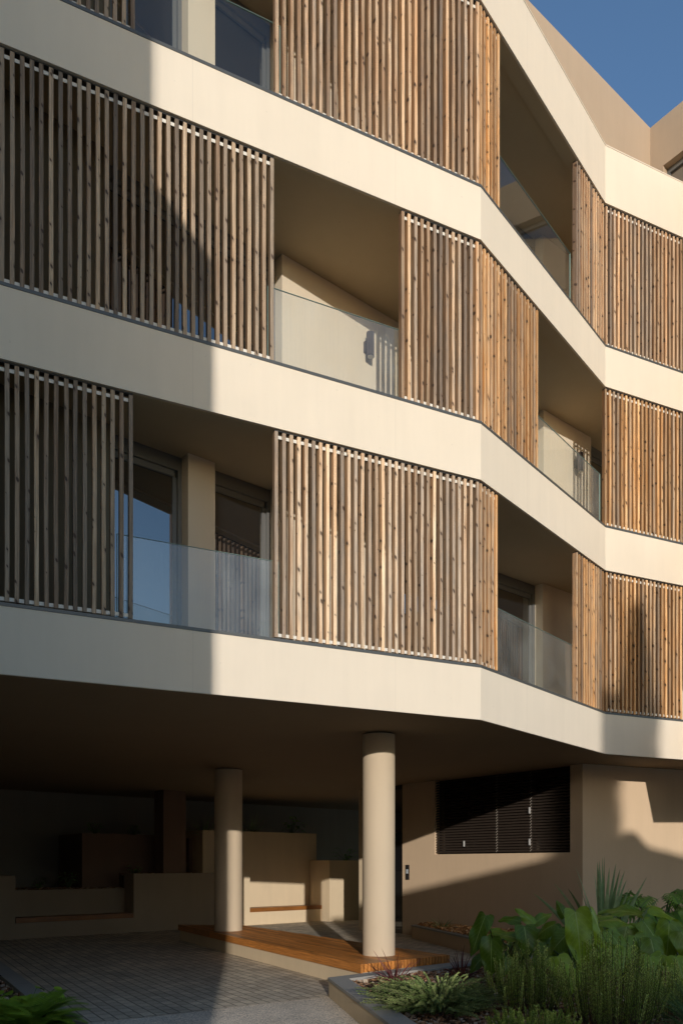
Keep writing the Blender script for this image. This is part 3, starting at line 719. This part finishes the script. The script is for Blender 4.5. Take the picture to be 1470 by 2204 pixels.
# ---------------------------------------------------------------- plants
Z3 = Vector((0, 0, 1))
def heart_leaf(mb, base, d, up, L, W, droop, tone, lobes=.14, curl=.25, wave=.02, nt=18, ns=10, split=False):
    """d: direction the blade points, up: blade normal side"""
    d = d.normalized(); side = d.cross(up).normalized(); up = side.cross(d).normalized(); vs = []; wc = []; ph = random.uniform(0, 6)
    cen = []; p = Vector(base); dd = d.copy()
    for i in range(nt + 1):
        cen.append((p.copy(), dd.copy())); rot = Matrix.Rotation(-droop / nt, 3, side); dd = rot @ dd; p = p + dd * (L / nt)
    for i in range(nt + 1):
        t = i / nt; c, dr = cen[i]; nn = side.cross(dr)
        hw = W * max(.0, math.sin(math.pi * min(1, t * .985 + .015) ** .60)) ** .72 if t < 1 else 0.002
        for j in range(-ns // 2, ns // 2 + 1):
            s = j / (ns / 2); back = lobes * L * abs(s) * math.exp(-((t - .10) / .12) ** 2)
            lift = curl * hw * (abs(s) ** 1.3) + wave * L * 2.2 * math.sin(11 * t + ph + s * 2.5) * abs(s) ** 1.5
            vs.append(c + side * (s * hw) - dr * back + nn * lift); wc.append((s, t, 0))
    fs = []; m = ns + 1
    for i in range(nt):
        for j in range(ns):
            if split and abs(j - ns / 2 + .5) > 1.2 and i % 3 == 2 and 1 < i: continue
            fs.append((i * m + j, i * m + j + 1, (i + 1) * m + j + 1, (i + 1) * m + j))
    mb.add(vs, fs, wc, tone)
def stalk(mb, a, b, sag, r0, r1, tone=0, n=7):
    a, b = Vector(a), Vector(b); pts = []
    for i in range(n):
        t = i / (n - 1); p = a.lerp(b, t); p.z += math.sin(math.pi * t) * sag; pts.append(p)
    mb.tube(pts, r0, r1, 6, tone)
def philodendron(x, y, z, n, spread, h, label, size=(.34, .52), lean=None):
    T = thing('philodendron', label, 'plant', (x, y, z), 'big-leaved garden plants'); f = MB(); s_ = MB(); f.smooth = True
    for k in range(n):
        an = 2.4 * k + random.uniform(-.3, .3); rr = spread * (.25 + .75 * random.random()); hh = h * random.uniform(.62, 1.05) * (1.15 - .4 * rr / spread)
        dirn = Vector((math.cos(an), math.sin(an), 0))
        tip = Vector((x, y, z)) + dirn * rr + Z3 * hh
        stalk(s_, (x + random.uniform(-.05, .05), y + random.uniform(-.05, .05), z), tip, .10, .012, .007)
        L = random.uniform(*size); pitch = random.uniform(-1.1, -.15)
        # blades tip outward and down, faces turned outward/up and partly to the light
        d = (dirn * math.cos(pitch) + Vector((random.uniform(-.4, .4), random.uniform(-.5, .1), 0)) + Z3 * math.sin(pitch)).normalized()
        up = (Z3 * 1.0 + dirn * .5 + Vector((0, -.35, 0))).normalized()
        heart_leaf(f, tip, d, up, L, L * random.uniform(.30, .40), random.uniform(.1, .7), random.random() ** 1.5, curl=random.uniform(-.15, .35))
    fo = f.build('foliage', L_PHIL, T, smooth=True, fix=False); s_.build('stems', STEM, T, smooth=True)
    return T, 
def at3(u, v, z):  # ground position that shows at pixel (u, v) when it stands at height z
    s = (v - VH) / (EYE - z); return Vector(((u - U0) / s, F / s, z))
def phil_leaf(mb, sb, base, tipu, tipv, leafdir, L, Wd, y, tone, up=(0, -1, .45), droop=.3, curl=.1):
    s = F / y; tip = Vector(((tipu - U0) / s, y, EYE + (VH - tipv) / s))
    stalk(sb, base, tip, .08, .013, .008); heart_leaf(mb, tip, Vector(leafdir), Vector(up), L, Wd * .80, droop + random.uniform(0, .35), tone, curl=random.uniform(-.45, .3))
# specimen 1: the big plant with the large hanging leaf
def specimen(label, base, leaves, extra=0):
    T = thing('philodendron', label, 'plant', tuple(base), 'big-leaved garden plants'); f, s_ = MB(), MB()
    for (u, v, y, d, L, Wd, tone, up, dr) in leaves: phil_leaf(f, s_, base, u, v, d, L, Wd, y, tone, up, dr)
    f.build('foliage', L_PHIL, T, smooth=True, fix=False); s_.build('stems', STEM, T, smooth=True)
specimen('philodendron with a very large upright hanging leaf and a yellowing one beside it', Vector((2.72, 8.7, .19)), [
    (1238, 1962, 8.2, (.1, -.25, -1), .62, .20, .75, (.1, -1, .2), .25), (1272, 1962, 8.3, (.45, -.1, -.9), .60, .12, 1.35, (.8, -.8, .1), .35),
    (1215, 1975, 8.5, (-.35, .1, .8), .22, .07, .1, (-.4, -1, .3), .5), (1290, 1985, 8.8, (.8, -.2, .25), .42, .13, .5, (0, -.5, 1), .8),
    (1200, 2060, 8.1, (.2, -.5, -.7), .36, .15, .95, (-.3, -.8, .6), .4), (1235, 2085, 7.9, (-.3, -.5, -.5), .34, .14, 1.0, (-.1, -.7, .7), .4),
    (1310, 2005, 8.4, (.5, -.3, -.7), .4, .15, .5, (.3, -1, .5), .4), (1180, 2040, 8.6, (-.5, -.3, -.4), .3, .12, .2, (-.2, -.6, .8), .5), (1268, 2040, 8.3, (.1, -.3, -.9), .34, .15, .6, (.1, -1, .4), .3), (1222, 2010, 8.7, (-.6, -.2, -.5), .34, .15, .35, (-.3, -.9, .5), .4), (1300, 2050, 8.2, (.4, -.4, -.6), .32, .15, .8, (.2, -.9, .5), .4), (1195, 1990, 8.9, (-.5, .1, -.2), .32, .14, .3, (0, -.6, .8), .6)])
specimen('dark green philodendron whose drooping leaf hangs over the planter towards the deck', Vector((1.95, 9.4, .19)), [
    (1045, 1972, 9.0, (-.42, -.2, -.9), .52, .15, .12, (-.6, -.8, .3), .2), (1058, 2022, 8.8, (-.1, -.3, -1), .44, .16, .1, (-.3, -1, .3), .3),
    (1062, 2010, 9.1, (.95, -.2, -.1), .52, .12, .3, (0, -.6, 1), .35), (1128, 1995, 9.0, (.05, -.5, -.8), .36, .17, .12, (.1, -1, .4), .3),
    (1150, 1990, 9.3, (-.65, -.1, .75), .30, .09, .55, (.2, -.9, .5), .5), (1150, 1990, 9.4, (.7, .1, .6), .32, .09, .3, (-.2, -.8, .6), .6),
    (1120, 1985, 9.5, (-.8, .2, .3), .30, .1, .25, (0, -.7, .8), .7), (1165, 2000, 9.1, (.6, -.4, -.6), .3, .12, .2, (.2, -.8, .5), .4),
    (1090, 2060, 8.8, (-.4, -.5, -.7), .3, .11, .15, (-.2, -.8, .6), .3), (1040, 2060, 9.2, (-.6, -.3, -.5), .26, .1, .1, (-.3, -.8, .6), .4)])
specimen('philodendron with wavy mid green leaves spreading beneath the flax blades', Vector((3.35, 9.2, .19)), [
    (1350, 1990, 9.0, (-.3, -.3, -.9), .42, .17, .5, (-.1, -1, .35), .2), (1385, 1985, 8.9, (.5, -.3, -.7), .44, .17, .45, (.3, -1, .4), .3),
    (1330, 2010, 8.6, (-.6, -.3, -.4), .36, .16, .5, (-.2, -.9, .6), .5), (1380, 1970, 9.4, (-.9, .1, .35), .52, .15, .35, (0, -.6, 1), .6),
    (1400, 2020, 8.5, (.1, -.4, -.9), .40, .17, .35, (0, -1, .3), .2), (1345, 2040, 8.3, (-.2, -.5, -.6), .3, .14, .7, (0, -.8, .6), .4), (1365, 2015, 8.6, (.3, -.4, -.8), .36, .16, .55, (.2, -1, .3), .3), (1320, 1975, 9.3, (-.7, 0, .1), .34, .14, .4, (0, -.6, 1), .6), (1335, 1960, 9.5, (.5, .1, .2), .3, .12, .6, (0, -.6, 1), .6), (1400, 2060, 8.2, (-.1, -.5, -.6), .3, .15, .6, (0, -.9, .4), .4)])
specimen('philodendron at the picture edge with broad veined leaves and one pale arching leaf', Vector((4.0, 9.0, .19)), [
    (1440, 1985, 8.9, (-.1, -.2, -1), .54, .20, .5, (.1, -1, .3), .15), (1400, 1955, 9.3, (.9, -.1, -.25), .52, .14, .8, (0, -.5, 1), .5),
    (1465, 2005, 8.7, (.4, -.3, -.8), .45, .18, .4, (.2, -1, .4), .3), (1455, 2060, 8.2, (.1, -.5, -.7), .36, .16, .75, (0, -.9, .5), .3),
    (1425, 2055, 8.4, (-.5, -.3, -.3), .3, .1, .6, (0, -.7, .8), .5), (1475, 1960, 9.4, (.3, -.2, -.6), .4, .15, .4, (.1, -1, .5), .4)])
philodendron(3.05, 9.9, .2, 22, .6, .62, 'leafy philodendron mass in the middle of the bed behind the rosemary', (.26, .40))
philodendron(3.9, 10.2, .2, 20, .55, .58, 'leafy philodendron between the flax and the monstera', (.26, .42))
philodendron(2.25, 9.75, .2, 20, .45, .58, 'low dark philodendron near the window wall kerb', (.22, .34))

def needle_bush(name, label, x, y, z, r, h, n, per, m, upright, group, seed, nl=.030, tl=1.0, lit=.5):
    random.seed(seed); T = thing(name, label, 'shrub', (x, y, z), group); f, s_ = MB(), MB(); s_seg = 5
    for k in range(n):
        an = random.uniform(0, 6.283); q = math.sqrt(random.random()); kb_ = .82 if upright else .55; bx, by = x + math.cos(an) * q * r * kb_, y + math.sin(an) * q * r * kb_
        out = Vector((math.cos(an), math.sin(an), 0)); hh = h * random.uniform(.6, 1.08) * (1 - (.38 if upright else .35) * q * q)
        if upright: end = Vector((bx, by, z)) + out * (r * .22 * q + random.uniform(-.03, .05)) + Vector((random.uniform(-.05, .05), random.uniform(-.05, .05), 0)) + Z3 * hh
        else: end = Vector((bx, by, z)) + out * (r * random.uniform(.25, .75)) + Z3 * hh * random.uniform(.6, 1) + Vector((random.uniform(-.1, .1), random.uniform(-.1, .1), 0))
        a = Vector((bx, by, z)); mid = a.lerp(end, .5) + (Z3 * .05 if upright else Z3 * hh * .45) + out * (.03 if upright else -.02)
        pts = []
        for i in range(s_seg + 1):
            t = i / s_seg; pts.append((a * (1 - t) ** 2 + mid * 2 * t * (1 - t) + end * t * t))
        s_.tube(pts, .0035, .0015, 4)
        tone = random.random() ** 1.3
        for i in range(per):
            t = .18 + .82 * (i + random.random()) / per; u_ = min(s_seg - 1e-4, t * s_seg); ii = int(u_); fr = u_ - ii
            c = pts[ii].lerp(pts[ii + 1], fr); d = (pts[ii + 1] - pts[ii]).normalized(); p1 = d.cross(Vector((.3, .5, .8))).normalized(); p2 = d.cross(p1)
            ph = i * 2.4 + k; rad = p1 * math.cos(ph) + p2 * math.sin(ph); nd = (rad * .75 + d * .75).normalized(); w_ = nd.cross(d).normalized() * .0050
            L = nl * random.uniform(.7, 1.15) * (1 - .35 * t)
            e = c + nd * L
            f.add([c - w_, c + w_, e + w_ * .4, e - w_ * .4], [(0, 1, 2, 3)], tone=min(1.3, tone * (.35 + .75 * t) + .1))
    f.build('foliage', m, T, fix=False); s_.build('stems', BARK, T); random.seed(seed + 99)
G_R = 'rosemary shrubs in the garden bed'
needle_bush('rosemary_bush', 'upright rosemary bush before the dark drooping philodendron, with bright sprig tips', 1.76, 7.35, .18, .35, .70, 150, 52, L_ROSE, True, G_R, 11)
needle_bush('rosemary_bush', 'largest upright rosemary bush, below the veined philodendron leaves', 2.32, 6.6, .18, .43, .80, 210, 56, L_ROSE, True, G_R, 12)
needle_bush('rosemary_bush', 'low rosemary bush cut by the lower picture edge between the two upright ones', 1.50, 5.95, .18, .34, .34, 120, 46, L_ROSE, True, G_R, 13)
needle_bush('rosemary_bush', 'spreading grey-green rosemary spilling over the planter coping', .93, 7.45, .16, .66, .38, 420, 50, L_ROSE2, False, G_R, 14, .030)
needle_bush('rosemary_bush', 'small rosemary clump in the corner of the picture under the broad leaves', 3.05, 7.2, .16, .42, .55, 150, 55, L_ROSE, True, G_R, 15)

def blades(name, label, cat, x, y, z, n, L, wdt, m, group, spread=.5, droop=.6, seed=1, base_r=.05):
    random.seed(seed); T = thing(name, label, cat, (x, y, z), group); f = MB()
    for k in range(n):
        an = random.uniform(0, 6.283); q = random.random() ** .7; out = Vector((math.cos(an), math.sin(an), 0)); l = L * random.uniform(.6, 1.05)
        th = spread * q; p = Vector((x, y, z)) + out * base_r * q; d = (Z3 * math.cos(th) + out * math.sin(th)); side = Vector((math.cos(random.uniform(0, 3.14)), math.sin(random.uniform(0, 3.14)), 0)) ; side = d.cross(side.cross(d)).normalized(); ns = 9
        vs = []; wc = []
        ax = d.cross(Z3); ax = ax.normalized() if ax.length > .01 else Vector((1, 0, 0))
        dr = droop * random.uniform(.2, 1.2) * (q + .15)
        for i in range(ns + 1):
            t = i / ns; w_ = wdt * (1 - t) ** .7 * (.55 + .9 * t if t < .5 else 1) + .0006
            nn = side.cross(d).normalized()
            vs += [p - side * w_ + nn * w_ * .35, p, p + side * w_ + nn * w_ * .35]; wc += [(-1, t, 0), (0, t, 0), (1, t, 0)]
            d = (Matrix.Rotation(-dr / ns * (.4 + 1.6 * t), 3, ax) @ d); side = d.cross(side.cross(d)).normalized(); p = p + d * (l / ns)
        fs = [(3 * i + j, 3 * i + j + 1, 3 * i + j + 4, 3 * i + j + 3) for i in range(ns) for j in (0, 1)]
        f.add(vs, fs, wc, random.random())
    f.build('blades', m, T, smooth=True, fix=False); return T
blades('flax_plant', 'tall grey-green sword-leaved flax against the corner of the taupe walls', 'plant', 3.70, 10.9, .22, 34, 1.45, .052, L_PHOR, None, .62, .35, 5, .1)
blades('red_cordyline', 'dark red spiky cordyline at the planter corner in front of the near column', 'plant', .63, 9.12, .17, 34, .46, .0095, L_RED, 'dark red spiky plants', .95, .7, 21, .03)
blades('red_cordyline', 'dark red spiky cordyline beyond the end of the deck, nearer the philodendron', 'plant', 1.47, 9.45, .17, 36, .44, .0095, L_RED, 'dark red spiky plants', 1.0, .7, 22, .03)
blades('ornamental_grass', 'fine dark green grass tuft at the picture edge beside the largest rosemary', 'plant', 3.0, 6.35, .17, 420, .62, .0022, L_GRASS, None, 1.0, 1.3, 31, .08)

def monstera(x, y, z, n, seed, label, h=.75):
    random.seed(seed); T = thing('monstera', label, 'plant', (x, y, z), 'split-leaved monsteras'); f, s_ = MB(), MB()
    for k in range(n):
        an = 2.4 * k + random.uniform(-.4, .4); dirn = Vector((math.cos(an), math.sin(an) - .3, 0)).normalized(); rr = random.uniform(.12, .42); tip = Vector((x, y, z)) + dirn * rr + Z3 * h * random.uniform(.6, 1.05)
        stalk(s_, (x, y, z), tip, .08, .010, .006); d0 = (dirn + Z3 * random.uniform(-.7, .0)).normalized(); side = d0.cross((Z3 + dirn * .4 + Vector((0, -.5, 0)))).normalized(); nn = side.cross(d0); L = random.uniform(.28, .38); tone = random.random()
        # central blade with finger lobes
        c = tip.copy(); dd = d0.copy(); nl = 8
        for i in range(nl):
            t = i / (nl - 1); dd = (Matrix.Rotation(-.08, 3, side) @ dd); nxt = c + dd * L / nl
            f.add([c - side * .03, c + side * .03, nxt + side * .028, nxt - side * .028], [(0, 1, 2, 3)], [(-.1, t, 0), (.1, t, 0), (.1, t, 0), (-.1, t, 0)], tone)
            for sg in (-1, 1):
                ll = L * .52 * math.sin(math.pi * min(.97, .22 + .72 * t)) ; w1 = L / nl * .40; od = (side * sg + dd * (.15 + .75 * t) - (dd * .5 if i == 0 else dd * 0)).normalized()
                a = c + dd * L / nl * .5 + side * sg * .02; m_ = a + od * ll * .6 - nn * .01; e = a + od * ll - nn * .05; wv = dd * w1
                f.add([a - wv * 1.15, a + wv * 1.15, m_ + wv * 1.1, m_ - wv * 1.1, e + dd * .01, e], [(0, 1, 2, 3), (3, 2, 4, 5)], [(sg * .1, t, 0), (sg * .1, t + .05, 0), (sg * .6, t + .05, 0), (sg * .6, t, 0), (sg, t, 0), (sg, t, 0)], tone)
            c = nxt
    f.build('foliage', L_MONS, T, fix=False); s_.build('stems', STEM, T)
monstera(4.75, 11.5, .24, 26, 41, 'bushy monstera with split leaves against the side wall', .95)
monstera(5.25, 11.6, .24, 14, 42, 'smaller monstera at the picture edge beside the bushy one', .75)

def fern(x, y, z, n, L, seed, label):
    random.seed(seed); T = thing('fern', label, 'plant', (x, y, z), 'ferns beside the kerb'); f = MB()
    for k in range(n):
        an = random.uniform(0, 6.283); out = Vector((math.cos(an), math.sin(an), 0)); l = L * random.uniform(.7, 1.05); th = random.uniform(.45, 1.15)
        d = Z3 * math.cos(th) + out * math.sin(th); side = d.cross(Z3).normalized(); p = Vector((x, y, z)); N_ = 26; tone = random.random()
        for i in range(N_):
            t = i / N_; d = (Matrix.Rotation(-(1.1) / N_, 3, side) @ d); q = p + d * l / N_; nn = side.cross(d)
            f.add([p - side * .002, p + side * .002, q + side * .002, q - side * .002], [(0, 1, 2, 3)], tone=tone)
            if t > .12:
                pl_ = l * .22 * math.sin(math.pi * (t - .05) ** .8) ** .9 + .006
                for sg in (-1, 1):
                    od = (side * sg + d * .35 + nn * .12).normalized(); wv = d * (l / N_ * .42); e = q + od * pl_
                    f.add([q - wv, q + wv, q + od * pl_ * .7 + wv * .8, e, q + od * pl_ * .7 - wv * .8], [(0, 1, 2, 3, 4)], tone=min(1, tone * .7 + .3 * random.random()))
            p = q
    f.build('fronds', L_FERN, T, fix=False)
for i, (x, y, lab) in enumerate(((-3.2, 7.0, 'fern with fine fronds tucked behind the others beside the bark'), (-2.87, 7.1, 'bright green fern in the middle of the clump by the kerb'), (-2.72, 6.75, 'arching fern overhanging the end of the kerb and paving'), (-3.08, 7.4, 'fern set furthest back of the clump, just in front of the round-leaved plant'))):
    fern(x, y, .09, 30, .56, 50 + i, lab)
random.seed(77)
T = thing('groundcover_plant', 'small round-leaved light green plant behind the ferns on the kerb', 'plant', (-3.2, 7.8, .06)); f, s_ = MB(), MB()
for k in range(26):
    an = random.uniform(0, 6.28); tip = Vector((-3.2 + math.cos(an) * random.uniform(.05, .32), 7.8 + math.sin(an) * .2, .06 + random.uniform(.12, .26)))
    stalk(s_, (-3.2, 7.8, .05), tip, .02, .004, .003); heart_leaf(f, tip, Vector((math.cos(an), math.sin(an), -.1)), Z3 + Vector((0, -.4, 0)), .11, .05, .5, .8 + .4 * random.random(), nt=5, ns=4)
f.build('foliage', L_FERN, T, smooth=True, fix=False); s_.build('stems', STEM, T)
blades('small_sedge', 'small dark tuft on the bark near the entrance end of the wall planter', 'plant', 2.05, 15.6, .27, 40, .34, .008, L_GRASS, None, 1.2, 1.0, 61, .05)
# plants on the stepped wall
def wallplant(u, d, z, kind, h, seed, label):
    p = SV.p(tV(u, d), d)
    if kind == 'palm': blades('potted_palm', label, 'plant', p.x, p.y, z, 46, h, .010, L_PHOR, 'shade plants on the stepped wall', 1.0, 1.0, seed, .05)
    else:
        random.seed(seed); T = thing('shade_plant', label, 'plant', (p.x, p.y, z), 'shade plants on the stepped wall'); f, s_ = MB(), MB()
        for k in range(22):
            an = random.uniform(0, 6.28); tip = Vector((p.x + math.cos(an) * random.uniform(.05, h * .6), p.y + math.sin(an) * random.uniform(.03, .2), z + h * random.uniform(.3, 1)))
            stalk(s_, (p.x, p.y, z), tip, .03, .005, .003); heart_leaf(f, tip, Vector((math.cos(an), math.sin(an), random.uniform(-.3, .5))), Z3, h * .3, h * .07, .5, random.random(), nt=5, ns=4)
        f.build('foliage', L_MONS, T, smooth=True, fix=False); s_.build('stems', STEM, T)
wallplant(83, 1.0, 1.0, 'b', .28, 71, 'small single plant on the low tier above the shaded bench')
wallplant(147, 1.0, 1.0, 'b', .42, 72, 'larger plant on the low tier beside the tall block')
wallplant(290, 1.3, 2.3, 'b', .3, 73, 'little plant on top of the tall block')
wallplant(205, 1.3, 2.3, 'b', .35, 74, 'thin plant at the near end of the tall block top')
wallplant(290, .75, 1.3, 'b', .3, 75, 'plant on the middle tier beside the square pillar')
wallplant(440, .9, 2.3, 'palm', .75, 76, 'palm-like plant behind the far column')
wallplant(540, .95, 2.4, 'palm', .7, 77, 'feathery plant on the tall wall beside the far column')
wallplant(628, .95, 2.4, 'b', .6, 78, 'bushy plant on the tall wall above the sunlit bench')
wallplant(745, .6, 1.6, 'b', .5, 79, 'plant on the end pier beside the near column')

# ---------------------------------------------------------------- what stands behind the viewer and casts the shade
EP = .1823; TA = .121
def sx(X, y): return X - TA * y
def sz(Z, y): return Z - EP * y
def profile(mb, pts, y0, y1):
    k = len(pts); vs = [(sx(X, y0), y0, sz(Z, y0) if Z > 0 else 0) for X, Z in pts] + [(sx(X, y1), y1, sz(Z, y0) if Z > 0 else 0) for X, Z in pts]
    mb.add(vs, [tuple(range(k)), tuple(range(k, 2 * k))[::-1]] + [(i, (i + 1) % k, k + (i + 1) % k, k + i) for i in range(k)])
NB = thing('neighbouring_building', 'plain cream building whose shadow falls on the near end of the balconies', 'building', (-6, -8, 0))
mb = MB(); profile(mb, [(-.37, 0), (-.37, 9.5), (-.98, 10.1), (-.98, 15.5), (-30, 15.5), (-30, 0)], -3.6, -16); mb.build('wall', CREAM, NB)
mb = MB(); mb.prism([(-17, -3.59), (-13.6, -3.59), (-13.6, 14), (-17, 14)], 0, 14); mb.build('shade_wing', CREAM, NB)  # unseen flank, added to hold sky light out of the undercroft
mb = MB(); mb.box((sx(-13, -3.6) - .1, -3.5), (1, 0), (0, -1), -17, 12.2, 0, 12.6, sz(15.5, -3.6) + .002, sz(15.5, -3.6) + .2); mb.build('roof', TRIM, NB)
LB_ = thing('low_building', 'low building opposite with an outline shaped to shade the garden bed', 'building', (10, -16, 0))
mb = MB(); profile(mb, [(-3, 0), (-3, 1.15), (1.12, 1.15), (1.13, 1.5), (2.2, 1.85), (2.3, 4.0), (3.5, 4.17), (5.6, 4.36), (6.8, 4.72), (7.15, 4.86), (7.3, 4.84), (7.6, 4.6), (8.6, 4.48), (30, 4.5), (30, 0)], -12, -22); mb.build('wall', TAUPE, LB_)  # outline shaped to the shadow edges, low end added to block horizon glow
random.seed(5)
TY = -26.0
TT = thing('broadleaf_tree', 'round tree opposite that throws the blob of shade on the bands', 'tree', (sx(6.4, TY), TY, 0))
mb = MB(); tx = sx(6.35, TY); mb.tube([(tx, TY, 0), (tx + .05, TY, 4), (tx, TY, sz(5.2, TY))], .2, .1, 10); mb.build('trunk', BARK, TT)
mb = MB()
for k in range(12000):
    if k % 3:
        X, Z, dy = random.gauss(6.30, .22), random.uniform(3.9, 6.75), random.uniform(-.8, .8); X = min(6.93, max(5.74, X + random.uniform(-.35, .35)))
    else:
        q = random.random(); Z = 6.2 + 2.1 * q; X = 6.50 + random.uniform(-1, 1) * .38 * (1 - q) ** .6 + random.gauss(0, .05); dy = random.uniform(-.7, .7)
    y_ = TY + dy; p = Vector((sx(X, y_), y_, sz(Z, y_))); a = Vector((random.gauss(0, 1), random.gauss(0, 1), random.gauss(0, 1))).normalized(); b = a.orthogonal().normalized(); c = a.cross(b); r = .075
    mb.add([p - b * r, p + c * r * .5, p + b * r, p - c * r * .5], [(0, 1, 2, 3)], tone=random.random())
mb.build('crown', L_TREE, TT, fix=False)
